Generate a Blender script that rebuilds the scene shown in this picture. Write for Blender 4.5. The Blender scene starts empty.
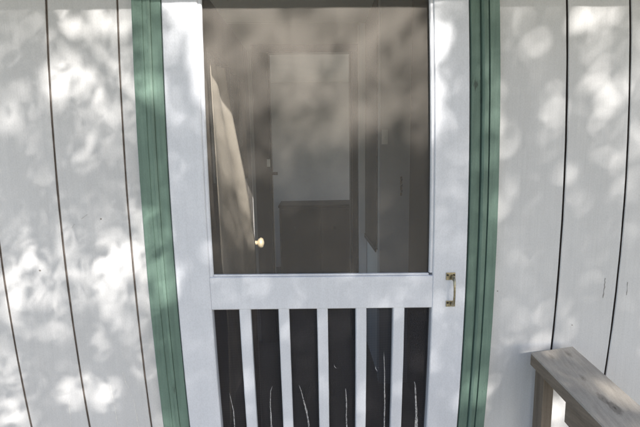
import bpy, bmesh, math, random
import numpy as np
from mathutils import Vector, Matrix
R = math.radians
rng = np.random.default_rng(11)
random.seed(5)
sc = bpy.context.scene
COL = sc.collection

# ------------------------------------------------------------------ camera
F = 400.0                                    # focal length in photo pixels (640 wide)
CAM = Vector((0.0, -1.08, 1.5))
yaw, pit, rol = R(1.5356), R(7.7198), R(0.9069)
Rr = Matrix(((math.cos(rol), 0, math.sin(rol)), (0, 1, 0), (-math.sin(rol), 0, math.cos(rol))))
Rp = Matrix(((1, 0, 0), (0, math.cos(pit), math.sin(pit)), (0, -math.sin(pit), math.cos(pit))))
Ry = Matrix(((math.cos(yaw), math.sin(yaw), 0), (-math.sin(yaw), math.cos(yaw), 0), (0, 0, 1)))
RC = Ry @ Rp @ Rr
right, fwd, up = RC @ Vector((1, 0, 0)), RC @ Vector((0, 1, 0)), RC @ Vector((0, 0, 1))
cd = bpy.data.cameras.new('camera')
cd.sensor_width = 36.0
cd.lens = F / 640 * 36
cd.clip_start = 0.02
cd.clip_end = 500
cam = bpy.data.objects.new('camera', cd)
COL.objects.link(cam)
m = Matrix((right, up, -fwd)).transposed().to_4x4()
m.translation = CAM
cam.matrix_world = m
sc.camera = cam

# ------------------------------------------------------------------ light
SUN = Vector((0.35, -0.80, 0.48)).normalized()          # towards the sun
el = math.asin(SUN.z)
az = math.atan2(SUN.x, SUN.y)
w = bpy.data.worlds.new('World')
sc.world = w
w.use_nodes = True
nt = w.node_tree
bg = nt.nodes['Background']
sky = nt.nodes.new('ShaderNodeTexSky')
sky.sky_type = 'NISHITA'
sky.sun_disc = False
sky.sun_elevation = el
sky.sun_rotation = az
sky.air_density = 1.0
sky.dust_density = 1.0
nt.links.new(sky.outputs[0], bg.inputs[0])
bg.inputs[1].default_value = 0.063
sd = bpy.data.lights.new('sun', 'SUN')
sd.energy = 5.0
sd.angle = R(0.6)
sd.color = (1.0, 0.945, 0.855)
so = bpy.data.objects.new('sun', sd)
COL.objects.link(so)
so.rotation_euler = SUN.to_track_quat('Z', 'Y').to_euler()
so.location = (3, -8, 9)
sc.view_settings.view_transform = 'Standard'
sc.view_settings.look = 'None'
sc.view_settings.exposure = 1.68
sc.view_settings.gamma = 1.0
sc.view_settings.use_curve_mapping = False
sc.render.engine = 'CYCLES'
sc.cycles.max_bounces = 10
sc.cycles.diffuse_bounces = 6
sc.cycles.transparent_max_bounces = 16
sc.cycles.use_denoising = True


# ------------------------------------------------------------------ helpers
def at(px, py, Y):
    """point of the photo pixel on the vertical plane y = Y"""
    d = RC @ Vector((px - 320.0, F, -(py - 213.5)))
    t = (Y - CAM.y) / d.y
    return CAM + d * t


def bow(x, z):
    """the old boards and the door swell a little at mid height"""
    t = max(-0.62, min(0.62, z - 1.3))
    k = max(0.0, min(1.0, (1.45 - abs(x)) / .5))        # boards beyond the second groove run straight again
    return x * (1 - 0.095 * k * t * t) - 0.004 * t * k


def obj(name, verts, faces, mat, parent=None, smooth=False):
    me = bpy.data.meshes.new(name)
    me.from_pydata([tuple(v) for v in verts], [], faces)
    me.update()
    bm = bmesh.new()
    bm.from_mesh(me)
    bmesh.ops.recalc_face_normals(bm, faces=bm.faces)
    bm.to_mesh(me)
    bm.free()
    if smooth:
        for p in me.polygons:
            p.use_smooth = True
    if mat:
        me.materials.append(mat)
    o = bpy.data.objects.new(name, me)
    COL.objects.link(o)
    if parent:
        o.parent = parent
    return o


def empty(name, loc=(0, 0, 0)):
    o = bpy.data.objects.new(name, None)
    o.empty_display_size = 0.1
    COL.objects.link(o)
    return o


def tag(o, label=None, cat=None, group=None, kind=None):
    if label: o['label'] = label
    if cat: o['category'] = cat
    if group: o['group'] = group
    if kind: o['kind'] = kind
    return o


BOX_F = [(0, 1, 2, 3), (4, 7, 6, 5), (0, 4, 5, 1), (1, 5, 6, 2), (2, 6, 7, 3), (3, 7, 4, 0)]


def box(x0, x1, y0, y1, z0, z1):
    return [(x0, y0, z0), (x1, y0, z0), (x1, y1, z0), (x0, y1, z0),
            (x0, y0, z1), (x1, y0, z1), (x1, y1, z1), (x0, y1, z1)]


def bevelled(name, verts, faces, mat, parent, width=0.002, seg=2):
    o = obj(name, verts, faces, mat, parent)
    bm = bmesh.new()
    bm.from_mesh(o.data)
    bmesh.ops.bevel(bm, geom=list(bm.edges), offset=width, segments=seg, affect='EDGES', profile=0.6)
    bm.to_mesh(o.data)
    bm.free()
    return o


def bx(name, x0, x1, y0, y1, z0, z1, mat, parent=None, bev=0.0):
    if bev:
        return bevelled(name, box(x0, x1, y0, y1, z0, z1), BOX_F, mat, parent, bev)
    return obj(name, box(x0, x1, y0, y1, z0, z1), BOX_F, mat, parent)


def boxes(name, lst, mat, parent=None):
    v, f = [], []
    for b in lst:
        n = len(v)
        v += box(*b)
        f += [tuple(i + n for i in q) for q in BOX_F]
    return obj(name, v, f, mat, parent)


def extrude(name, prof, levels, place, mat, parent=None, jit=0.0, smooth=False):
    """closed profile [(u, y)] carried along the levels; place(u, y, level) -> point"""
    v, f = [], []
    n = len(prof)
    for k, L in enumerate(levels):
        for (u, y) in prof:
            p = Vector(place(u, y, L))
            if jit:
                p.x += random.uniform(-jit, jit)
            v.append(p)
    for k in range(len(levels) - 1):
        for i in range(n):
            j = (i + 1) % n
            f.append((k * n + i, k * n + j, (k + 1) * n + j, (k + 1) * n + i))
    f.append(tuple(range(n)))
    f.append(tuple((len(levels) - 1) * n + i for i in reversed(range(n))))
    return obj(name, v, f, mat, parent, smooth)


def lin(a, b, n):
    return [a + (b - a) * i / n for i in range(n + 1)]


def upright(name, xl, xr, z0, z1, yf, yb, mat, parent, bev=0.002, n=24, jit=0.0, slope=0.0):
    """a bowed upright board between two rest edges, front edges eased"""
    W = xr - xl
    b = bev / W
    prof = [(0, yb), (0, yf + bev), (b, yf), (1 - b, yf), (1, yf + bev), (1, yb)]

    def place(u, y, z):
        return (bow(xl, z) * (1 - u) + bow(xr, z) * u, y, z)
    return extrude(name, prof, lin(z0, z1, n), place, mat, parent, jit)


# ------------------------------------------------------------------ materials
def nodes(name):
    mt = bpy.data.materials.new(name)
    mt.use_nodes = True
    t = mt.node_tree
    return mt, t, t.nodes['Principled BSDF'], t.nodes, t.links


def ramp(N, L, src, stops):
    r = N.new('ShaderNodeValToRGB')
    e = r.color_ramp.elements
    while len(e) < len(stops):
        e.new(0.5)
    for q, (p, c) in zip(e, stops):
        q.position = p
        q.color = (*c, 1) if len(c) == 3 else c
    L.new(src, r.inputs[0])
    return r.outputs[0]


def noise(N, L, scale, stretch=(1, 1, 1), detail=4, rough=0.6, off=(0, 0, 0), vec=None):
    mp = N.new('ShaderNodeMapping')
    mp.inputs['Scale'].default_value = stretch
    mp.inputs['Location'].default_value = off
    if vec is None:
        tc = N.new('ShaderNodeTexCoord')
        vec = tc.outputs['Object']
    L.new(vec, mp.inputs[0])
    n = N.new('ShaderNodeTexNoise')
    n.inputs['Scale'].default_value = scale
    n.inputs['Detail'].default_value = detail
    n.inputs['Roughness'].default_value = rough
    L.new(mp.outputs[0], n.inputs['Vector'])
    return n.outputs[0]


def mix(N, L, fac, a, b, mode='MIX'):
    mx = N.new('ShaderNodeMix')
    mx.data_type = 'RGBA'
    mx.blend_type = mode
    for s, v in ((mx.inputs[0], fac), (mx.inputs[6], a), (mx.inputs[7], b)):
        if isinstance(v, (int, float)):
            s.default_value = v
        elif isinstance(v, tuple):
            s.default_value = (*v, 1)
        else:
            L.new(v, s)
    return mx.outputs[2]


def paint(name, col, dirt, wear, rough=0.55, grain=0.25, bump=0.25, wear_lo=0.66, dirt_amt=0.5, tone=0.06, along=(1, 1, .035)):
    """brushed paint over wood: grain, soft soiling, small worn spots, a little tone change from piece to piece"""
    mt, t, bs, N, L = nodes(name)
    g = noise(N, L, 95, along, 5, 0.65)
    g2 = noise(N, L, 22, along, 3, 0.6, (3, 1, 2))
    d = noise(N, L, 3.2, (1, 1, .55), 5, 0.62, (1, 7, 3))
    wn = noise(N, L, 46, (1, 1, .16), 6, 0.7, (9, 2, 5))
    wm = noise(N, L, 4.5, (1, 1, .6), 3, 0.6, (4, 4, 8))
    gm = ramp(N, L, g, [(0.30, (1 - grain,) * 3), (0.62, (1, 1, 1))])
    gm2 = ramp(N, L, g2, [(0.30, (1 - grain * .5,) * 3), (0.6, (1, 1, 1))])
    c = mix(N, L, ramp(N, L, d, [(0.38, (0, 0, 0)), (0.72, (dirt_amt,) * 3)]), col, dirt)
    c = mix(N, L, 1.0, c, gm, 'MULTIPLY')
    c = mix(N, L, 1.0, c, gm2, 'MULTIPLY')
    fg = noise(N, L, 330, (1, 1, .6), 2, .6, (2, 6, 1))
    c = mix(N, L, 1.0, c, ramp(N, L, fg, [(.36, (1 - min(.075, grain * 1.6),) * 3), (.60, (1, 1, 1))]), 'MULTIPLY')
    sp = N.new('ShaderNodeMath'); sp.operation = 'MULTIPLY'
    L.new(ramp(N, L, wn, [(wear_lo, (0, 0, 0)), (wear_lo + .05, (1, 1, 1))]), sp.inputs[0])
    L.new(ramp(N, L, wm, [(0.47, (0, 0, 0)), (0.6, (1, 1, 1))]), sp.inputs[1])
    c = mix(N, L, sp.outputs[0], c, wear)
    oi = N.new('ShaderNodeObjectInfo')
    mr = N.new('ShaderNodeMapRange')
    mr.inputs[3].default_value = 1 - tone
    mr.inputs[4].default_value = 1 + tone * .4
    L.new(oi.outputs['Random'], mr.inputs[0])
    hs = N.new('ShaderNodeHueSaturation')
    L.new(mr.outputs[0], hs.inputs['Value'])
    L.new(c, hs.inputs['Color'])
    L.new(hs.outputs[0], bs.inputs['Base Color'])
    bs.inputs['Roughness'].default_value = rough
    bs.inputs['Specular IOR Level'].default_value = 0.35
    bp = N.new('ShaderNodeBump')
    bp.inputs['Strength'].default_value = bump
    bp.inputs['Distance'].default_value = 0.0015
    L.new(g, bp.inputs['Height'])
    L.new(bp.outputs[0], bs.inputs['Normal'])
    return mt


def plain(name, col, rough=0.6, var=0.15, scale=8, metal=0.0, stretch=(1, 1, 1)):
    mt, t, bs, N, L = nodes(name)
    d = noise(N, L, scale, stretch, 5, 0.6)
    k = ramp(N, L, d, [(0.3, (1 - var,) * 3), (0.7, (1, 1, 1))])
    L.new(mix(N, L, 1.0, col, k, 'MULTIPLY'), bs.inputs['Base Color'])
    bs.inputs['Roughness'].default_value = rough
    bs.inputs['Metallic'].default_value = metal
    return mt


def screen_cloth(name, col, cover, spread):
    """woven insect screen, far finer than a pixel: part wire, part air"""
    mt, t, bs, N, L = nodes(name)
    N.remove(bs)
    tr = N.new('ShaderNodeBsdfTransparent')
    df = N.new('ShaderNodeBsdfDiffuse')
    d = noise(N, L, 5, (1, 1, 1), 5, 0.65)
    st = noise(N, L, 40, (1, 1, .06), 3, 0.6, (3, 3, 3))
    L.new(mix(N, L, 1.0, col, ramp(N, L, st, [(.3, (.86,) * 3), (.7, (1, 1, 1))]), 'MULTIPLY'), df.inputs[0])
    mr = N.new('ShaderNodeMapRange')
    mr.inputs[1].default_value = .3
    mr.inputs[2].default_value = .7
    mr.inputs[3].default_value = cover - spread
    mr.inputs[4].default_value = cover + spread
    L.new(d, mr.inputs[0])
    tc = N.new('ShaderNodeTexCoord')
    sx = N.new('ShaderNodeSeparateXYZ')
    L.new(tc.outputs['Object'], sx.inputs[0])
    w_ = []
    for c_ in (0, 2):                         # the two sets of wires, 3 mm apart
        a_ = N.new('ShaderNodeMath'); a_.operation = 'MULTIPLY'; a_.inputs[1].default_value = 2 * math.pi / .0030
        L.new(sx.outputs[c_], a_.inputs[0])
        b_ = N.new('ShaderNodeMath'); b_.operation = 'SINE'
        L.new(a_.outputs[0], b_.inputs[0]); w_.append(b_)
    su = N.new('ShaderNodeMath'); su.operation = 'ADD'
    L.new(w_[0].outputs[0], su.inputs[0]); L.new(w_[1].outputs[0], su.inputs[1])
    ma = N.new('ShaderNodeMath'); ma.operation = 'MULTIPLY_ADD'; ma.inputs[1].default_value = cover * .33
    L.new(su.outputs[0], ma.inputs[0]); L.new(mr.outputs[0], ma.inputs[2])
    ms = N.new('ShaderNodeMixShader')
    L.new(ma.outputs[0], ms.inputs[0])
    L.new(tr.outputs[0], ms.inputs[1])
    L.new(df.outputs[0], ms.inputs[2])
    L.new(ms.outputs[0], N['Material Output'].inputs[0])
    return mt


M = {}
M['siding'] = paint('white_siding_paint', (.69, .695, .725), (.555, .555, .575), (.30, .27, .25), .65, .045, .45, .72, .6, .04)
M['groove_pale'] = plain('grey_brown_groove', (.30, .265, .25), .9, .5, 30)  # grey-brown tone for the left-hand grooves
M['groove'] = plain('bare_backing', (.13, .105, .095), .9, .4, 30)
M['nail'] = plain('rusty_nail', (.33, .30, .28), .7, .5, 200)
M['chalk'] = plain('scraped_paint', (.82, .82, .82), .9, .2, 200)
M["crack"] = plain("open_crack", (.36, .34, .335), .9, .5, 200)
M['door'] = paint('white_door_paint', (.725, .75, .83), (.65, .67, .74), (.40, .40, .42), .42, .05, .14, .715, .5, .02)
M['green'] = paint('green_trim_paint', (.165, .255, .215), (.11, .18, .155), (.05, .07, .06), .55, .22, .5, .62, .75, .03)
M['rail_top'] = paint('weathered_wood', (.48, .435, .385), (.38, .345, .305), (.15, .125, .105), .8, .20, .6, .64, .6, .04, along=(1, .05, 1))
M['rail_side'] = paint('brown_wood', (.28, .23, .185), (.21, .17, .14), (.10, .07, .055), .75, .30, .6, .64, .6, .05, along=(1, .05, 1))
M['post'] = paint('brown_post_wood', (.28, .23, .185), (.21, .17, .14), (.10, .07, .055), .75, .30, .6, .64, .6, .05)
M['brass'] = plain('old_brass', (.50, .45, .33), .36, .55, 120, 0.9)
M['knob'] = plain('pale_brass', (.80, .68, .48), .4, .2, 60, .3)  # brass colour lightened to help the knob look sunlit
M['iron'] = plain('dark_screw', (.06, .055, .05), .5, .3, 60, .6)
M['screen_up'] = screen_cloth('dusty_screen', (.45, .415, .385), .18, .008)
M['screen_low'] = screen_cloth('black_screen', (.06, .058, .064), .55, .04)
M['smear'] = plain('dried_white_paint', (.66, .66, .68), .7, .45, 160)
mt_ = M['smear']; N_, L_ = mt_.node_tree.nodes, mt_.node_tree.links
b_ = N_['Principled BSDF']
L_.new(ramp(N_, L_, noise(N_, L_, 420, (1, 1, .45), 3, .7, (5, 5, 5)), [(.34, (.12,) * 3), (.56, (.95,) * 3)]), b_.inputs['Alpha'])
M['dark_wood'] = plain('dark_wood', (.05, .047, .048), .5, .3, 14, 0, (1, 1, .1))
M['inner_door'] = plain('inner_door_paint', (.14, .128, .118), .5, .25, 10, 0, (1, 1, .1))
M['pale_wall'] = plain('pale_wall', (.80, .795, .79), .85, .12, 2.5)
M['grey_wall'] = plain('grey_wall', (.47, .475, .49), .85, .15, 2.5)
M['black_wood'] = plain('black_brown_wood', (.014, .0135, .0145), .55, .4, 14, 0, (1, 1, .1))
M['tan_wall'] = plain('tan_wall', (.42, .41, .405), .85, .12, 2.5)
M['pale_trim'] = plain('pale_trim', (.82, .82, .84), .5, .08, 6)
M['floor'] = plain('brown_boards', (.10, .093, .086), .5, .35, 9, 0, (1, .1, 1))
M['ceiling'] = plain('ceiling_paint', (.8, .79, .77), .9, .08, 3)
M['cloth'] = plain('beige_cloth', (.28, .255, .22), .95, .15, 18)
M['plastic'] = plain('switch_plastic', (.85, .85, .83), .4, .05, 8)
M['deck'] = plain('deck_wood', (.18, .175, .17), .8, .35, 9, 0, (1, .1, 1))
M['ground'] = plain('dry_ground', (.14, .14, .10), .95, .5, 1.2)
M['roof'] = plain('roof_felt', (.12, .11, .10), .9, .3, 12)
M['soffit'] = plain('soffit_paint', (.55, .54, .53), .8, .15, 5)
M['bark'] = plain('bark', (.10, .075, .055), .9, .5, 14, 0, (1, 1, .2))
gm, t_, bs_, N_, L_ = nodes('window_glass')
bs_.inputs['Base Color'].default_value = (.75, .78, .8, 1)
bs_.inputs['Roughness'].default_value = .12
bs_.inputs['Alpha'].default_value = .2
M['glass'] = gm
lm, t_, bs_, N_, L_ = nodes('leaf')
ln = noise(N_, L_, 3, (1, 1, 1), 3)
L_.new(ramp(N_, L_, ln, [(.3, (.05, .085, .02)), (.7, (.10, .13, .035))]), bs_.inputs['Base Color'])
bs_.inputs['Roughness'].default_value = .55
bs_.inputs['Transmission Weight'].default_value = 0.0
M['leaf'] = lm

# ------------------------------------------------------------------ setting
g = obj('ground', [(-150, -150, -.62), (150, -150, -.62), (150, 150, -.62), (-150, 150, -.62)], [(0, 1, 2, 3)], M['ground'])
tag(g, kind='structure')
pl = []
for i in range(11):
    y1 = -.06 - i * .146
    pl.append((-1.35, 1.15, y1 - .14, y1, -.04, 0))
pl += [(-1.3, -1.2, -1.6, -.06, -.62, -.042), (1.0, 1.1, -1.6, -.06, -.62, -.042), (-.15, -.05, -1.6, -.06, -.62, -.042)]
tag(boxes('porch_deck', pl, M['deck']), kind='structure')

# --- siding wall
S = dict(S4=-1.005, S3=-.836, S2=-.668, S1=-.486, GL=-.441, DL=-.3675, DLi=-.2755, DRi=.338, DR=.4315, GR=.511, R1=.7036, R2=.8765, R3=1.05)
wall = empty('siding_wall')
tag(wall, 'white painted vertical board siding with dark grooves on both sides of the green door trim', 'wall')
boxes('backing', [(-2.2, -.46, .0065, .05, -.5, 2.75)], M['groove_pale'], wall)
boxes('backing', [(.53, 2.2, .0125, .05, -.5, 2.75), (-.46, .53, .0125, .05, 2.12, 2.75)], M['groove'], wall)
lefts = [(-1.53, -1.36), (-1.36, -1.19), (-1.19, S['S4']), (S['S4'], S['S3']), (S['S3'], S['S2']), (S['S2'], S['S1']), (S['S1'], -.425)]
rights = [(.495, S['R1']), (S['R1'], S['R2']), (S['R2'], S['R3']), (S['R3'], 1.225), (1.225, 1.40)]
gap = .0034
for k, (a, b) in enumerate(lefts + rights):
    gap = .0026
    bd = upright('siding_board', a + gap + random.uniform(-.0006, .0006), b - gap + random.uniform(-.0006, .0006), -.5, 2.72, 0, .0125 if a > 0 else .0065, M['siding'], wall, .0016, 60, .0004)
    bd.data.materials.append(M['groove'] if a > 0 else M['groove_pale'])
    for p in bd.data.polygons:
        if abs(p.normal.x) > .9:
            p.material_index = 1
for a, b in ((-.425, -.25), (-.25, -.05), (-.05, .15), (.15, .35), (.35, .495)):
    upright('siding_board', a + gap, b - gap, 2.13, 2.72, 0, .0125, M['siding'], wall, .0022, 6)
for a, b in ((-2.2, -1.53), (1.40, 2.2)):
    bx('siding_board', a + gap, b - gap, 0, .006, -.5, 2.72, M['siding'], wall)

# nail heads and small marks on the boards
for px, py, rr_ in ((40, 270.5, .0028), (101, 219, .0026), (572, 325, .0018), (497.5, 291, .0018)):
    c = at(px, py, 0)
    n = 10
    v = [(c.x + rr_ * math.cos(2 * math.pi * i / n), y, c.z + rr_ * .8 * math.sin(2 * math.pi * i / n)) for y in (-.0008, .002) for i in range(n)]
    obj('nail', v, [tuple(range(n)), tuple(range(n, 2 * n))] + [(i, (i + 1) % n, n + (i + 1) % n, n + i) for i in range(n)], M['nail'], wall)


def streak(pts, wd, mat, name):
    v, f = [], []
    dense = []
    for a, b in zip(pts[:-1], pts[1:]):
        k = max(2, int(math.dist(a, b) / 2))
        dense += [(a[0] + (b[0] - a[0]) * i / k, a[1] + (b[1] - a[1]) * i / k) for i in range(k)]
    dense.append(pts[-1])
    for px, py in dense:
        q = random.uniform(.15, 1) * wd
        j = random.uniform(-.4, .4)
        v += [at(px - q / 2 + j, py, -.0006), at(px + q / 2 + j, py + (wd * .3 if name == 'scratch' else 0), -.0006)]
    f = [(2 * i, 2 * i + 1, 2 * i + 3, 2 * i + 2) for i in range(len(dense) - 1)]
    obj(name, v, f, mat, wall)


streak([(110.5, 385), (113, 398), (115.5, 412), (118, 427), (120, 440)], 1.1, M['chalk'], 'scratch')
streak([(122.5, 372), (126, 382), (131, 393), (134, 402), (137, 418), (140, 432)], .9, M['chalk'], 'scratch')
streak([(69, 400), (70, 412), (71, 428)], .8, M['chalk'], 'scratch')
streak([(605.2, 278), (604.6, 287), (603.2, 298)], .9, M['crack'], 'crack')
streak([(627.5, 282), (627, 295)], .7, M['crack'], 'crack')
streak([(81, 219), (84, 217), (87.5, 214.5)], .9, M['crack'], 'crack')
streak([(71.5, 228), (74.5, 224)], .7, M['crack'], 'crack')

# --- green frame round the screen door
frame = empty('door_frame')
tag(frame, 'weathered green wooden trim framing the white screen door', 'door frame')


def casing(name, xi, xo, z0, z1, soft=1.0):
    # profile from the door side (0) to the wall side (1): flat, groove, bead, crack, outer flat
    prof = [(0, .06), (0, -.012), (.02, -.014), (.33, -.014), (.335, -.009), (.355, -.009), (.36, -.021), (.42, -.024),
            (.47, -.024), (.48, -.0195), (.60, -.0195), (.61, -.0145), (.632, -.0145), (.64, -.022), (.98, -.022), (1, -.020), (1, -.0005), (.6, -.0005), (.3, .06)]

    def place(u, y, z):
        if soft < 1 and -.025 < y < -.005:
            y = -.020 + (y + .020) * soft
        return (bow(xi, z) * (1 - u) + bow(xo, z) * u, y, z)
    return extrude(name, prof, lin(z0, z1, 40), place, M['green'], frame, .0003)


casing('side_casing', S['DR'] + .0045, S['GR'], 0, 2.07)
casing('side_casing', S['DL'] - .0015, S['GL'], 0, 2.07, .3)
bx('head_casing', -.46, .53, -.022, -.0005, 2.072, 2.16, M['green'], frame, .002)
bx('jamb', -.44, -.3705, .0605, .11, 0, 2.06, M['green'], frame)
bx('jamb', .436, .51, .0605, .11, 0, 2.06, M['green'], frame)
bx('door_stop', -.3705, -.35, .02, .10, 0, 2.06, M['green'], frame)
bx('door_stop', .412, .4355, .02, .10, 0, 2.06, M['green'], frame)
bx('head_jamb', -.44, .51, .02, .11, 2.062, 2.115, M['green'], frame)
bx('threshold', -.37, .432, -.05, .11, .001, .022, M['dark_wood'], frame, .002)

# --- screen door
door = empty('screen_door')
tag(door, 'white wooden screen door with slatted lower half and dusty mesh above', 'screen door')
YF, YB = -.016, .012
upright('stile', S['DL'], S['DLi'], .03, 2.05, YF, YB, M['door'], door, .0025, 40)
upright('stile', S['DRi'], S['DR'], .03, 2.05, YF, YB, M['door'], door, .0025, 40)
TILT = -.0155


def crossrail(name, z0, z1, tilt, yf=YF, yb=YB, xl=S['DLi'], xr=S['DRi'], mat=M['door'], bev=.0022, parent=door):
    # follows the stiles at both ends; joints left as hairlines
    prof = [(0, yb), (0, yf + bev), (bev / (z1 - z0), yf), (1 - bev / (z1 - z0), yf), (1, yf + bev), (1, yb)]

    def place(u, y, s):
        z = z0 + (z1 - z0) * u
        x = bow(xl, z) * (1 - s) + bow(xr, z) * s + (.0006 if s == 0 else -.0006 if s == 1 else 0)
        return (x, y, z + tilt * (x - .03))
    return extrude(name, prof, lin(0, 1, 12), place, mat, parent)


ZM1, ZM0 = 1.181, 1.0885
crossrail('middle_rail', ZM0, ZM1, TILT)
crossrail('top_rail', 1.935, 2.045, 0)
crossrail('bottom_rail', .03, .24, 0)
# slats: rest positions read off just below the middle rail
for px0, px1 in ((238.7, 250.0), (278.0, 288.7), (316.7, 327.4), (355.6, 366.3), (393.0, 404.4)):
    a = at(px0, 309, YF).x
    b = at(px1, 309, YF).x
    sgn = 1 - .095 * (1.085 - 1.3) ** 2
    a, b = a / sgn, b / sgn
    W = b - a
    prof = [(0, .002), (0, YF + .003), (.08, YF + .001), (.92, YF + .001), (1, YF + .003), (1, .002)]
    def place(u, y, z, a=a, b=b):
        x = bow(a, z) * (1 - u) + bow(b, z) * u
        return (x, y, z + (TILT * (x - .03) if z > 1 else 0))
    extrude('slat', prof, lin(.238, ZM0 + .001, 24), place, M['door'], door, .0002)


def bead(z0, z1, tilt1, tilt0):
    """thin moulding that holds the screen, stepped back from the stile faces"""
    w_ = .009
    y0, y1 = YF + .004, YF + .012
    for side, x in ((1, S['DLi']), (-1, S['DRi'])):
        prof = [(0, y1), (0, y0), (.7, y0), (1, y0 + .003), (1, y1)]
        def place(u, y, z, side=side, x=x):
            return (bow(x, z) + side * (.0004 + u * w_), y, z)
        extrude('screen_bead', prof, lin(z0 + .003, z1 - .003, 20), place, M['door'], door)
    crossrail('screen_bead', z1 - .008, z1 - .0006, tilt1, y0, y1, S['DLi'] + .01, S['DRi'] - .01, M['door'], .001)
    crossrail('screen_bead', z0 + .0006, z0 + .006, tilt0, y0, y1, S['DLi'] + .01, S['DRi'] - .01, M['door'], .001)


bead(ZM1, 1.935, 0, TILT)


def screen_sheet(name, z0, z1, mat, yc, nx=30, nz=30):
    v, f = [], []
    for j in range(nz + 1):
        for i in range(nx + 1):
            s, r = i / nx, j / nz
            z = z0 + (z1 - z0) * r
            x = bow(S['DLi'], z) * (1 - s) + bow(S['DRi'], z) * s
            e = min(s, 1 - s, r, 1 - r) * 4
            y = yc + .0025 * min(1, e) * math.sin(7 * s + 3 * r) * math.cos(4 * r - 2 * s)
            v.append((x, y, z))
    for j in range(nz):
        for i in range(nx):
            a = j * (nx + 1) + i
            f.append((a, a + 1, a + nx + 2, a + nx + 1))
    return obj(name, v, f, mat, door, True)


YS = .006
scr = screen_sheet('upper_screen', ZM1 - .012, 1.942, M['screen_up'], -.001)
low = screen_sheet('lower_screen', .2, ZM0 + .012, M['screen_low'], YS)
low['label'] = 'black lower screen with white paint smears'

# dried paint runs on the lower screen
RUNS = [[(229.3, 393, .5), (231.3, 401, 1.2), (233.6, 411, 1.8), (234.7, 427, 2.6), (235.2, 445, 3), (235.8, 470, 1)],
        [(272.3, 386, .5), (270.7, 391, 1.3), (270.3, 402, 1.6), (270.9, 416, 2.6), (271.7, 429, 3.2), (272, 450, 3), (272, 470, 1)],
        [(299, 385, .5), (301.2, 391, 1.5), (303.8, 401, 2.2), (306.3, 410, 3.2), (308.2, 420, 3.0), (309.4, 432, 3.4), (311, 452, 3), (312, 475, 1)],
        [(345.5, 388.6, .9), (346.0, 394, 1.9), (346.4, 405, 2.2), (346.3, 415, 1.9), (346.8, 430, 2.8), (347, 452, 2), (347, 470, 1)],
        [(383.6, 352, .5), (384, 358, 1.6), (384.6, 375, 1.9), (384.6, 392, 2.0), (384.8, 405, 2.5), (384.4, 418, 2.3), (384.2, 432, 2.6), (384, 452, 2), (384, 470, 1)],
        [(414.4, 381.6, 1.0), (415.3, 387, 2.6), (415.6, 397, 3.0), (416.1, 408, 3.6), (416.3, 418, 4.6), (416.2, 430, 5.2), (416, 452, 4), (416, 470, 1)]]
FLECKS = [[(334.0, 364.6, .8), (334.6, 366.8, 1.6), (336.4, 368.3, 1.4), (338.6, 368.0, .5)],
          [(375.4, 366.2, .7), (375.6, 368.6, 1.5), (377.6, 371.2, 1.3), (381.2, 371.0, .5)],
          [(376.4, 367.4, .5), (378.0, 367.0, 1.0), (378.8, 368.4, .5)]]
for run in RUNS + FLECKS:
    v, f = [], []
    dense = []
    for (a, b) in zip(run[:-1], run[1:]):
        st = max(1, int((abs(b[1] - a[1]) + abs(b[0] - a[0])) / 2.2))
        for k in range(st):
            q = k / st
            dense.append([a[i] + (b[i] - a[i]) * q for i in range(3)])
    dense.append(list(run[-1]))
    for k, (px, py, wd) in enumerate(dense):
        wd = wd * random.uniform(.6, 1.1) * .6
        px += random.uniform(-.1, .1)
        for sx, yy in ((-.5, YS - .0035), (0, YS - .0050), (.5, YS - .0035)):
            v.append(at(px + sx * wd, py, yy))
    for k in range(len(dense) - 1):
        for c in (0, 1):
            a = k * 3 + c
            f.append((a, a + 1, a + 4, a + 3))
    obj('paint_smear', v, f, M['smear'], low, True)

# brass pull on the right stile
pull = obj('pull_handle', *(lambda: (lambda pts: (pts, BOX_F))(
    box(at(449.2, 290, -.03).x, at(450.6, 290, -.03).x, -.0345, -.031, at(450, 297, -.03).z, at(450, 283, -.03).z)))(), M['brass'], door)


def tube(name, pts, rads, mat, parent, seg=10):
    v, f = [], []
    pts = [Vector(p) for p in pts]
    for k, p in enumerate(pts):
        d = (pts[min(k + 1, len(pts) - 1)] - pts[max(k - 1, 0)]).normalized()
        a = d.orthogonal().normalized() if k == 0 else (a0 - d * a0.dot(d)).normalized()
        a0 = a
        b = d.cross(a)
        for i in range(seg):
            t = 2 * math.pi * i / seg
            v.append(p + (a * math.cos(t) + b * math.sin(t)) * rads[k])
    for k in range(len(pts) - 1):
        for i in range(seg):
            j = (i + 1) % seg
            f.append((k * seg + i, k * seg + j, (k + 1) * seg + j, (k + 1) * seg + i))
    f.append(tuple(range(seg)))
    f.append(tuple((len(pts) - 1) * seg + i for i in range(seg)))
    return obj(name, v, f, mat, parent, True)


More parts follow.
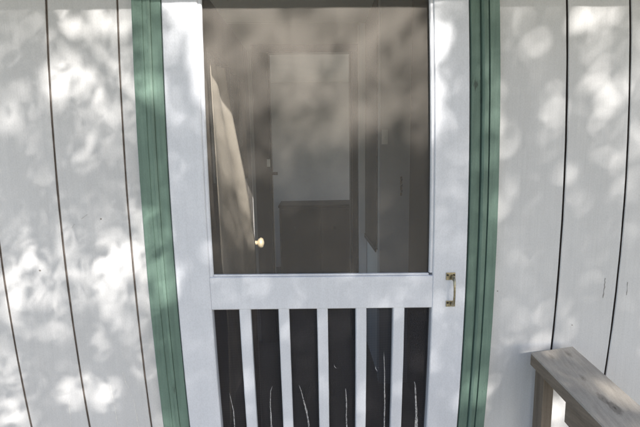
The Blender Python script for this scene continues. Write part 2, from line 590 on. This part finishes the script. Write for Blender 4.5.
bpy.data.objects.remove(pull)
c0, c1 = at(450.5, 276, YF), at(450.3, 303.3, YF)
gx = (c0.x + c1.x) / 2 + .003
zs = [c0.z + .001, c0.z - .002, c0.z - .010, (c0.z + c1.z) / 2 + .008, (c0.z + c1.z) / 2 - .008, c1.z + .008, c1.z + .002, c1.z - .002]
ys = [YF - .003, YF - .013, YF - .021, YF - .024, YF - .024, YF - .021, YF - .012, YF - .003]
rr = [.0042, .0048, .0036, .0028, .0028, .0034, .0046, .004]
pull = tube('pull_handle', [(gx, y, z) for y, z in zip(ys, zs)], rr, M['brass'], door, 12)
for c, hh in ((c0, .0105), (c1, .0085)):
    p = bx('plate', c.x - .0128, c.x + .0128, YF - .003, YF - .0003, c.z - hh, c.z + hh, M['brass'], pull, .001)
    for s in (-1, 1):
        cx = c.x + s * .0088
        zz = c.z + hh * .35
        n = 10
        v = [(cx + .0030 * math.cos(2 * math.pi * i / n), y, zz + .0030 * math.sin(2 * math.pi * i / n)) for y in (YF - .0029, YF - .0042) for i in range(n)]
        f = [tuple(range(n)), tuple(range(n, 2 * n))] + [(i, (i + 1) % n, n + (i + 1) % n, n + i) for i in range(n)]
        obj('screw', v, f, M['iron'], pull)

# --- porch railing: a plank handrail running from the wall down beside the steps
railing = empty('porch_railing')
tag(railing, 'weathered grey brown plank handrail on a post against the white siding', 'railing')
B = at(573.4, 346.4, -.030)
dA = RC @ Vector((530.9 - 320, F, -(352.7 - 213.5)))
A = CAM + dA * ((B.z - CAM.z) / dA.z)
D = Vector((.172, -1.0, -.262))
LEN = .86
TH = .034


def plank(name, a, b, dirv, length, z_top, th, mat, inset_l=0, inset_r=0, n=14, bev=.003):
    a, b = Vector(a), Vector(b)
    wv = (b - a).normalized()
    W = (b - a).length
    prof = [(inset_l, z_top - th), (inset_l, z_top - bev), (inset_l + bev, z_top), (W - inset_r - bev, z_top), (W - inset_r, z_top - bev), (W - inset_r, z_top - th)]

    def place(u, y, s):
        return a + wv * u + Vector((0, 0, y)) + dirv * (s * length)
    return extrude(name, prof, lin(0, 1, n), place, mat, railing, .0004)


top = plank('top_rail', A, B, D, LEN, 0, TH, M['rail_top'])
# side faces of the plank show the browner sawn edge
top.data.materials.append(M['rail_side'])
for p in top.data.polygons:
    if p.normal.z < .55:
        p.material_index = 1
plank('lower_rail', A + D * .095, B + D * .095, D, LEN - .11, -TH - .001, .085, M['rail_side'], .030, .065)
pb = at(533.5, 400, -.018)
px0, px1, py0, py1 = pb.x, pb.x + .030, -.060, -.018
zt = A.z + D.z * .03 - TH - .004
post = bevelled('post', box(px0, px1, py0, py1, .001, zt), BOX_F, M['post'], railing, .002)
e = A + D * LEN
q0 = e + (B - A) * .3
bx('post', q0.x - .02, q0.x + .03, q0.y - .0, q0.y + .085, -.04 + .041, e.z - TH - .004, M['post'], railing, .002)
# knots: part of the plank's own figure, set at points along its top
nrm = (B - A).cross(D).normalized()
nrm = nrm if nrm.z > 0 else -nrm
mt = M['rail_top']; N, L = mt.node_tree.nodes, mt.node_tree.links
bs = N['Principled BSDF']
src = bs.inputs['Base Color'].links[0].from_socket
tc = N.new('ShaderNodeTexCoord')
wob = noise(N, L, 130, (1, .5, 1), 3, .6)
for px, py, rad, k in ((602.5, 398.5, .0085, .75), (615, 408, .0105, .95), (568.5, 354, .007, .6), (583, 378, .006, .6), (552, 357, .005, .5)):
    d = RC @ Vector((px - 320, F, -(py - 213.5)))
    c = CAM + d * ((A - CAM).dot(nrm) / d.dot(nrm))
    mp = N.new('ShaderNodeMapping'); mp.vector_type = 'POINT'
    mp.inputs['Scale'].default_value = (1, .55, 1)
    mp.inputs['Location'].default_value = (-c.x, -c.y * .55, -c.z)
    L.new(tc.outputs['Object'], mp.inputs[0])
    ln_ = N.new('ShaderNodeVectorMath'); ln_.operation = 'LENGTH'
    L.new(mp.outputs[0], ln_.inputs[0])
    ad = N.new('ShaderNodeMath'); ad.operation = 'MULTIPLY_ADD'
    L.new(wob, ad.inputs[0]); ad.inputs[1].default_value = rad * 1.6; L.new(ln_.outputs['Value'], ad.inputs[2])
    dv_ = N.new('ShaderNodeMath'); dv_.operation = 'DIVIDE'; dv_.inputs[1].default_value = rad * 3
    L.new(ad.outputs[0], dv_.inputs[0])
    fac = ramp(N, L, dv_.outputs[0], [(.28, (k,) * 3), (.42, (k * .5,) * 3), (.52, (k * .6,) * 3), (.72, (0, 0, 0))])
    src = mix(N, L, fac, src, (.10, .085, .07))
L.new(src, bs.inputs['Base Color'])

# ------------------------------------------------------------------ inside the house
def wallpiece(name, lst, mat):
    return tag(boxes(name, lst, mat), kind='structure')


tag(bx('interior_floor', -1.7, 1.7, .1125, 4.65, -.1, 0, M['floor']), kind='structure')
tag(bx('ceiling', -1.8, 1.8, .0525, 4.8, 2.52, 2.6, M['ceiling']), kind='structure')
YP, YE, YK = 1.42, 2.10, 4.45
xs_l = at(380, 150, YP).x
xs_r = at(410, 150, YP).x
# front room: right side wall (near black), left wall with unseen window openings added to brighten the rooms
wallpiece('front_room_side_wall', [(xs_r, xs_r + .06, .1125, YP - .002, 0, 2.52)], M['black_wood'])
wallpiece('front_wall_lining', [(-1.7, -.46, .0525, .11, 0, 2.52), (.52, xs_r - .002, .0525, .11, 0, 2.52), (-.458, .518, .0525, .11, 2.13, 2.52)], M['tan_wall'])
wallpiece('left_wall', [(-1.78, -1.70, .0525, .30, 0, 2.52), (-1.78, -1.70, 1.9, 2.4, 0, 2.52), (-1.78, -1.70, .302, 1.898, 0, .7), (-1.78, -1.70, .302, 1.898, 2.2, 2.52),
                        (-1.78, -1.70, 4.2, 4.6, 0, 2.52), (-1.78, -1.70, 2.402, 4.198, 0, .6), (-1.78, -1.70, 2.402, 4.198, 2.25, 2.52)], M['pale_wall'])
wallpiece('right_wall', [(1.70, 1.78, .0525, 2.4, 0, 2.52), (1.70, 1.78, 4.2, 4.6, 0, 2.52), (1.70, 1.78, 2.402, 4.198, 0, .6), (1.70, 1.78, 2.402, 4.198, 2.25, 2.52)], M['pale_wall'])  # opening added out of view to let sky light the back room
wallpiece('partition_wall', [(xs_l, 1.70, YP, YP + .08, 0, 2.52)], M['grey_wall'])
# end wall of the hall with the doorway
dl, dr = at(270, 150, YE).x, at(352, 150, YE).x
dt = at(300, 53, YE).z
co, ci = at(255, 150, YE).x, at(358, 150, YE).x
ct = at(300, 45, YE).z
pr = at(365.5, 150, YE).x
wallpiece('end_wall', [(-1.70, dl - .01, YE, YE + .09, 0, 2.52), (dr + .01, 1.70, YE, YE + .09, 0, 2.52), (dl - .01, dr + .01, YE, YE + .09, dt + .01, 2.52)], M['tan_wall'])
wallpiece('back_wall', [(-1.78, 1.78, YK, YK + .08, 0, 2.52)], M['grey_wall'])
wallpiece('hall_side_wall', [(pr + .003, pr + .07, YP + .082, YE - .002, 0, 2.52)], M['pale_wall'])
# dark panelling on the hall side wall
dz = at(373, 242, 1.75).z
hp = empty('hall_panel')
tag(hp, 'dark wall panel between the pale upright post and the light switch wall', 'panel')
bx('board', pr - .012, pr + .002, YP + .09, YE - .03, dz, 2.5, M['black_wood'], hp, .002)
bx('moulding', pr - .018, pr - .0125, YP + .09, YE - .03, dz - .02, dz + .012, M['dark_wood'], hp, .001)
ic = empty('inner_doorway_trim')
tag(ic, 'dark wooden casing of the doorway seen through the screen', 'door frame')
bx('side_casing', co, dl, YE - .022, YE - .0005, 0, dt, M['dark_wood'], ic, .002)
bx('side_casing', dr, ci - .002, YE - .022, YE - .0005, 0, dt, M['dark_wood'], ic, .002)
bx('head_casing', co, ci - .002, YE - .024, YE - .0005, dt + .001, ct, M['dark_wood'], ic, .002)
xt = dl - .002
bx('jamb', dl - .0095, dl + .012, YE, YE + .09, 0, dt, M['dark_wood'], ic)
bx('jamb', dr - .012, dr + .0095, YE, YE + .09, 0, dt, M['dark_wood'], ic)
hg = at(268.5, 163, YE - .03)
bx('hinge', hg.x - .012, hg.x + .012, YE - .03, YE - .0225, hg.z - .03, hg.z + .03, M['plastic'], ic, .002)
hg = at(275.0, 173.5, YE - .01)
bx('strike_plate', hg.x - .022, hg.x + .022, YE - .0265, YE - .0225 + .02, hg.z - .012, hg.z + .012, M['iron'], ic, .002)
ps = empty('pale_post')
tag(ps, 'pale painted upright post beside the dark doorway casing', 'post')
bx('shaft', ci, pr, YE - .06, YE - .0005, .0005, 2.5, M['pale_trim'], ps, .003)
bx('plinth', ci - .008, pr + .0, YE - .068, YE - .0605, .0005, .14, M['pale_trim'], ps, .002)
# switch plate on the partition
sp = at(384, 137, YP)
sw = empty('light_switch')
tag(sw, 'small white light switch plate on the pale partition wall', 'light switch')
bx('cover_plate', sp.x - .014, sp.x + .022, YP - .007, YP - .0005, sp.z - .045, sp.z + .045, M['plastic'], sw, .002)
bx('toggle', sp.x, sp.x + .009, YP - .017, YP - .0075, sp.z - .008, sp.z + .010, M['plastic'], sw, .001)
wk = empty('wall_hook')
hk = at(401, 186, YP)
tag(wk, 'small dark hook strip on the pale partition wall below the switch', 'hook')
bx('strip', hk.x - .006, hk.x + .006, YP - .006, YP - .0005, hk.z - .06, hk.z + .06, M['rail_side'], wk, .001)
for dzz in (-.035, .0, .035):
    tube('peg', [(hk.x, YP - .005, hk.z + dzz), (hk.x, YP - .02, hk.z + dzz), (hk.x, YP - .026, hk.z + dzz + .01)], [.004, .0035, .0035], M['iron'], wk, 8)
# low dark cabinet in the back room
kl, kr = at(279, 205, 3.9).x, at(362, 205, 3.9).x
kz = at(310, 205, 3.9).z
kb = empty('low_cabinet')
tag(kb, 'dark low cabinet in the back room in front of the pale wall', 'cabinet')
bx('carcass', kl, kr, 3.91, YK - .002, .06, kz - .03, M['black_wood'], kb, .004)
bx('top', kl - .01, kr + .02, 3.89, YK - .002, kz - .029, kz, M['black_wood'], kb, .004)
bx('plinth', kl + .03, kr - .03, 3.94, YK - .01, .0005, .0595, M['black_wood'], kb)
for i in range(2):
    a = kl + .02 + i * (kr - kl - .04) / 2
    dr_ = bx('cabinet_door', a + .008, a + (kr - kl - .04) / 2 - .008, 3.895, 3.9095, .09, kz - .05, M['black_wood'], kb, .003)
    bx('knob', a + .16, a + .185, 3.875, 3.8945, kz - .3, kz - .275, M['iron'], dr_, .004)

# inner door, standing open into the room, hinged on the left
hx, hy = -.318, .118
ex_, ey_ = at(254.5, 240, .94).x, .94
dv = Vector((ex_ - hx, ey_ - hy, 0)); DW = dv.length; dv.normalize()
nv = Vector((dv.y, -dv.x, 0))                 # the face turned to the opening
idoor = empty('inner_door')
tag(idoor, 'brown inner door with small glass panes standing open behind the screen', 'door')


def dbox(name, s0, s1, n0, n1, z0, z1, mat, parent, bev=.002):
    o0 = Vector((hx, hy, 0))
    v = []
    for z in (z0, z1):
        for s, nn in ((s0, n1), (s1, n1), (s1, n0), (s0, n0)):
            v.append(o0 + dv * s + nv * nn + Vector((0, 0, z)))
    return bevelled(name, v, BOX_F, mat, parent, bev) if bev else obj(name, v, BOX_F, mat, parent)


g0, g1, gz0, gz1 = .13, DW - .10, 1.42, 1.86
dbox('stile', 0, g0, -.035, 0, .012, 2.02, M['inner_door'], idoor)
dbox('stile', g1, DW, -.035, 0, .012, 2.02, M['inner_door'], idoor)
dbox('top_rail', g0 + .0005, g1 - .0005, -.035, -.001, gz1, 2.02, M['inner_door'], idoor)
dbox('lock_rail', g0 + .0005, g1 - .0005, -.035, -.001, 1.0, gz0, M['inner_door'], idoor)
dbox('lower_panel', g0 + .0005, g1 - .0005, -.026, -.010, .25, .9995, M['inner_door'], idoor)
dbox('bottom_rail', g0 + .0005, g1 - .0005, -.035, -.001, .012, .2495, M['inner_door'], idoor)
for k in range(4):
    a = g0 + (g1 - g0) * k / 4
    b = g0 + (g1 - g0) * (k + 1) / 4
    dbox('pane', a + .011, b - .011, -.020, -.016, gz0 + .001, gz1 - .001, M['glass'], idoor, 0)
    if k:
        dbox('muntin', a - .011, a + .011, -.032, -.002, gz0 + .0005, gz1 - .0005, M['dark_wood'], idoor, .001)
dbox('edge_strip', DW + .0003, DW + .012, -.035, .0, .012, 2.02, M['pale_trim'], idoor, .001)
kp = Vector((hx, hy, 0)) + dv * (DW - .055)
kz_ = at(258, 243, .88).z
kn = tube('knob', [kp + nv * n_ + Vector((0, 0, kz_)) for n_ in (.001, .006, .008, .025, .03, .042, .052, .057)],
          [.028, .027, .012, .010, .020, .027, .022, .006], M['knob'], idoor, 16)

# beige cloth hanging over the door face
cl = []
NS, NZ = 26, 40
def cl_edge(z):      # how far the cloth reaches along the door at height z
    pts = [(.62, .60), (.95, .63), (1.12, .62), (1.22, .57), (1.34, .50), (1.45, .42), (1.56, .33), (1.68, .24), (1.80, .17)]
    for (a, b), (c, d) in zip(pts[:-1], pts[1:]):
        if z <= c:
            return b + (d - b) * (z - a) / (c - a)
    return pts[-1][1]
v, f = [], []
for j in range(NZ + 1):
    z = .62 + (1.80 - .62) * j / NZ
    for i in range(NS + 1):
        s = i / NS
        L_e = cl_edge(z)
        lo = max(.05, L_e - .55)
        ss = lo + (L_e - lo) * s
        d_ = .022 + .016 * (1 - (z - .62) / 1.3 * .4) * (math.sin(s * 11 + z * 1.5) * .5 + math.sin(s * 5 + 2) * .5) + .012 * s
        v.append(Vector((hx, hy, 0)) + dv * ss + nv * max(.004, d_) + Vector((0, 0, z)))
for j in range(NZ):
    for i in range(NS):
        a = j * (NS + 1) + i
        f.append((a, a + 1, a + NS + 2, a + NS + 1))
cloth = obj('hanging_cloth', v, f, M['cloth'], None, True)
tag(cloth, 'beige cloth hanging in folds over the open inner door', 'cloth')
sm = cloth.modifiers.new('thickness', 'SOLIDIFY'); sm.thickness = .002

# ------------------------------------------------------------------ eave, tree
eave = empty('porch_eave')
tag(eave, 'shallow roof overhang above the screen door', 'roof')
ye = -.36
ze = 1.893 + (-ye) * SUN.z / (-SUN.y)
bx('fascia', -2.4, 2.4, ye - .02, ye, ze, ze + .14, M['soffit'], eave)
bx('soffit', -2.4, 2.4, ye + .0005, -.001, ze + .05, ze + .065, M['soffit'], eave)
obj('roof_deck', [(-2.4, ye - .04, ze + .145), (2.4, ye - .04, ze + .145), (2.4, 5.0, ze + 2.2), (-2.4, 5.0, ze + 2.2),
                  (-2.4, ye - .04, ze + .17), (2.4, ye - .04, ze + .17), (2.4, 5.0, ze + 2.23), (-2.4, 5.0, ze + 2.23)], BOX_F, M['roof'], eave)

# light spots on the wall, as gaps left in the foliage: photo x, y, half width, half height, openness
GAPS = [(215, 24, 34, 30, .7), (300, 14, 70, 20, .45), (350, 45, 50, 30, .5), (395, 25, 40, 30, .5), (425, 95, 14, 30, .6), (225, 75, 26, 34, .4), (330, 110, 30, 20, .3), (300, 30, 30, 18, .5), (400, 55, 22, 20, .6), (275, 8, 40, 14, .5), (80, 50, 26, 34, .74), (75, 100, 24, 22, .74), (95, 265, 34, 22, .76), (60, 285, 28, 16, .76), (25, 285, 24, 22, .6), (100, 395, 22, 26, .6), (10, 398, 18, 22, .74),
        (72, 30, 14, 16, .95), (66, 47, 12, 9, .9), (88, 18, 14, 7, .7), (70, 70, 14, 14, .85), (50, 88, 16, 12, .6), (78, 96, 16, 14, .75), (98, 70, 10, 14, .6),
        (30, 92, 20, 12, .4), (60, 112, 14, 10, .6), (85, 118, 9, 9, .55), (84, 140, 10, 12, .5), (74, 160, 7, 6, .55), (14, 112, 14, 24, .3), (108, 205, 14, 9, .35), (90, 210, 12, 6, .3),
        (108, 258, 20, 18, .95), (84, 252, 20, 12, .8), (60, 285, 18, 12, .95), (36, 262, 16, 12, .5), (118, 286, 10, 14, .9), (20, 282, 16, 14, .55), (40, 300, 22, 8, .6),
        (100, 305, 10, 10, .6), (124, 325, 10, 6, .5), (78, 300, 14, 8, .55), (4, 312, 12, 16, .75), (45, 322, 14, 12, .6), (60, 335, 10, 6, .45), (110, 330, 12, 5, .5),
        (10, 372, 16, 8, .85), (3, 388, 7, 10, .8), (18, 392, 7, 12, .8), (8, 410, 14, 10, .95), (35, 398, 10, 9, .6), (70, 372, 8, 6, .5), (104, 378, 12, 10, .6), (102, 408, 9, 14, .75), (120, 392, 8, 10, .45),
        (122, 15, 6, 16, .7), (124, 60, 6, 30, .45), (126, 120, 6, 30, .35), (140, 250, 8, 30, .7), (145, 380, 6, 20, .5),
        (146, 6, 14, 7, .7), (150, 66, 11, 16, .85), (150, 100, 13, 22, .75), (152, 250, 14, 30, .95), (158, 285, 14, 14, .9),
        (180, 12, 20, 20, 1.0), (176, 30, 12, 9, .7), (190, 55, 10, 18, .2),
        (215, 30, 22, 26, .75), (222, 70, 20, 24, .6), (245, 95, 14, 16, .45), (225, 110, 14, 10, .3), (262, 25, 14, 30, .4), (310, 30, 26, 22, .6), (345, 78, 26, 24, .9), (372, 60, 20, 30, .7), (320, 95, 22, 14, .5), (345, 20, 22, 18, .55), (385, 30, 20, 22, .6), (400, 100, 14, 16, .8), (418, 80, 14, 22, .85), (428, 55, 8, 20, .5), (372, 100, 14, 16, .55),
        (228, 160, 16, 20, .3), (238, 200, 12, 30, .35), (245, 240, 10, 20, .4), (215, 235, 14, 30, .25), (310, 255, 24, 20, .3), (330, 225, 18, 24, .2),
        (450, 70, 14, 22, .25), (448, 110, 10, 16, .12), (455, 20, 12, 14, .2), (490, 25, 12, 30, .5), (490, 110, 12, 30, .8), (490, 155, 12, 22, .7), (488, 215, 12, 16, .6), (482, 388, 12, 12, .8), (450, 405, 14, 18, .4), (325, 405, 10, 14, .6), (365, 410, 6, 12, .4),
        (530, 14, 22, 12, .6), (588, 16, 24, 14, .95), (570, 28, 16, 10, .75), (612, 16, 14, 8, .6), (545, 45, 20, 14, .35), (566, 88, 13, 16, .5), (548, 100, 10, 10, .35), (602, 92, 12, 16, .45), (618, 75, 14, 14, .4), (606, 118, 14, 10, .5), (617, 150, 12, 13, .85), (600, 112, 10, 8, .5), (634, 120, 10, 40, .5), (636, 60, 8, 20, .3),
        (512, 60, 10, 40, .25), (545, 345, 22, 12, .45), (568, 325, 16, 14, .5), (590, 345, 18, 16, .45), (525, 362, 14, 10, .3), (545, 405, 14, 12, .7), (565, 415, 16, 14, .8), (615, 330, 20, 20, .3), (520, 420, 10, 6, .3)]
GP = []
for px, py, a, b, o in GAPS:
    p = at(px, py, 0)
    sx = (at(px + 1, py, 0) - p).x
    GP.append((p.x, p.z, a * sx, b * sx, o))
GP += [(.18, 1.64, .05, .06, .9), (-.03, 1.66, .07, .12, .7), (.62, .72, .16, .10, .3)]  # gaps added so sun reaches the knob, cloth and handrail
GP = np.array(GP)
s_ = np.array(SUN)


def through(x, z):
    """share of the sun that the foliage lets through towards the wall point (x, z)"""
    T = np.full(len(x), .020)
    leafy = (x > -.37) & (x < .44)                       # foliage thickened over the door span to even out its shade
    mid = np.clip(np.minimum((x + .30) / .05, (.352 - x) / .05), 0, 1)
    sm = np.clip((z - 1.50) / .32, 0, 1); sm = sm * sm * (3 - 2 * sm)
    T = np.where(leafy, .011, T)
    T = np.maximum(T, mid * (.007 + .72 * sm))  # foliage thinned here to light the top of the screen
    for gx_, gz_, a, b, k in GP:
        q = ((x - gx_) / a) ** 2 + ((z - gz_) / b) ** 2
        if -.28 < gx_ < .34 and gz_ > 1.45:
            T = np.maximum(T, mid * .85 * k ** .8 * np.exp(-.7 * q))
        else:
            top = .62 if k > .99 else (.42 if gx_ < -.36 else .28) * k ** 1.15
            if -.36 < gx_ < .44 and k < .99:
                top *= .45
            T = np.maximum(T, top * np.exp(-.75 * np.maximum(q - .35, 0)))
    return T


def leaves(cent, size):
    """leaf blades: folded diamonds, each its own faces, joined in one crown"""
    n = len(cent)
    d = rng.normal(size=(n, 3)); d[:, 2] -= .4
    d /= np.linalg.norm(d, axis=1)[:, None]
    a = np.cross(d, rng.normal(size=(n, 3))); a /= np.linalg.norm(a, axis=1)[:, None]
    nn = np.cross(d, a)
    Ls = (size * rng.uniform(.7, 1.25, n))[:, None]
    v = np.stack([cent - d * Ls * .5, cent + a * Ls * .27 - d * Ls * .05 + nn * Ls * .06, cent + d * Ls * .55, cent - a * Ls * .27 - d * Ls * .05 + nn * Ls * .06], 1).reshape(-1, 3)
    k = np.arange(n)[:, None] * 4
    f = np.concatenate([k + [0, 1, 2], k + [0, 2, 3]], 0)
    return v, f


tree = empty('shade_tree')
tag(tree, 'leafy broad tree standing in front of the porch and dappling the wall', 'tree')
C0 = np.array([0, 0, 1.3]) + 6.6 * s_
# outer crown: leaves gathered round branch ends
n = 34000
P = rng.normal(size=(n, 3)); P /= np.linalg.norm(P, axis=1)[:, None]
P = P * (rng.uniform(0, 1, n) ** (1 / 2.4))[:, None] * np.array([3.0, 2.2, 2.2]) + C0
CC = rng.normal(size=(150, 3)); CC /= np.linalg.norm(CC, axis=1)[:, None]
CC = CC * (rng.uniform(0, 1, 150) ** .4)[:, None] * np.array([2.9, 2.1, 2.1]) + C0
dist = np.min(np.linalg.norm(P[:, None, :] - CC[None, :, :], axis=2), axis=1)
t = P[:, 1] / s_[1]
px_, pz_ = P[:, 0] - s_[0] * t, P[:, 2] - s_[2] * t
P0 = P[((np.abs(px_) > 1.6) | (pz_ < .3) | (pz_ > 2.25)) & (dist < .42)]
# inner crown, between the sun and the house front, thinned to shape the dapples
LS, OD = .052, 4.2
n1 = int(OD * 3.3 * 2.05 * .82 / (.28 * LS ** 2 * 1.02 * .5))
wx, wz = rng.uniform(-1.65, 1.65, n1), rng.uniform(.25, 2.3, n1)
P1 = np.stack([wx, np.zeros(n1), wz], 1) + s_[None, :] * rng.uniform(4.2, 9.0, n1)[:, None]
P1 = P1[rng.uniform(0, 1, n1) < np.clip(-np.log(through(wx, wz)) / OD, 0, 1)]
# a lower bough nearer the wall gives the crisper shade on the left boards
n2 = 1100
wx, wz = rng.uniform(-1.15, -.42, n2), rng.uniform(.6, 1.9, n2)
P2 = np.stack([wx, np.zeros(n2), wz], 1) + s_[None, :] * rng.uniform(2.2, 3.2, n2)[:, None]
v1, f1 = leaves(np.concatenate([P0, P1]), LS)
v2, f2 = leaves(P2, .042)
V = np.concatenate([v1, v2]); Fc = np.concatenate([f1, f2 + len(v1)])
me = bpy.data.meshes.new('crown')
me.from_pydata(V.tolist(), [], Fc.tolist())
me.materials.append(M['leaf'])
crown = bpy.data.objects.new('crown', me)
COL.objects.link(crown)
crown.parent = tree
tb = Vector((C0[0] + 1.9, C0[1] - .9, -.62))
cc = Vector(C0)
fork = Vector((tb.x - .25, tb.y + .1, 3.1))
tube('trunk', [tb, tb + Vector((-.02, .02, .35)), tb + Vector((-.1, .05, 1.8)), fork, fork + Vector((-.1, .05, 1.2))], [.34, .25, .21, .18, .12], M['bark'], tree, 14)
for tx, ty, tz in ((-1.8, .4, .5), (1.0, -.6, 1.0), (-.6, -1.3, .9), (-.4, 1.0, 1.5), (.3, .2, 1.7), (-2.2, -.6, 1.2)):
    e_ = cc + Vector((tx, ty, tz - .6))
    mid = fork.lerp(e_, .5) + Vector((0, 0, .25))
    tube('limb', [fork + Vector((0, 0, .1)), mid, e_], [.07, .03, .010], M['bark'], tree, 8)
b_end = Vector(P2.mean(axis=0))
tube('limb', [fork, fork.lerp(b_end, .5) + Vector((0, -.2, .8)), b_end + Vector((0, 0, .75))], [.06, .022, .008], M['bark'], tree, 8)
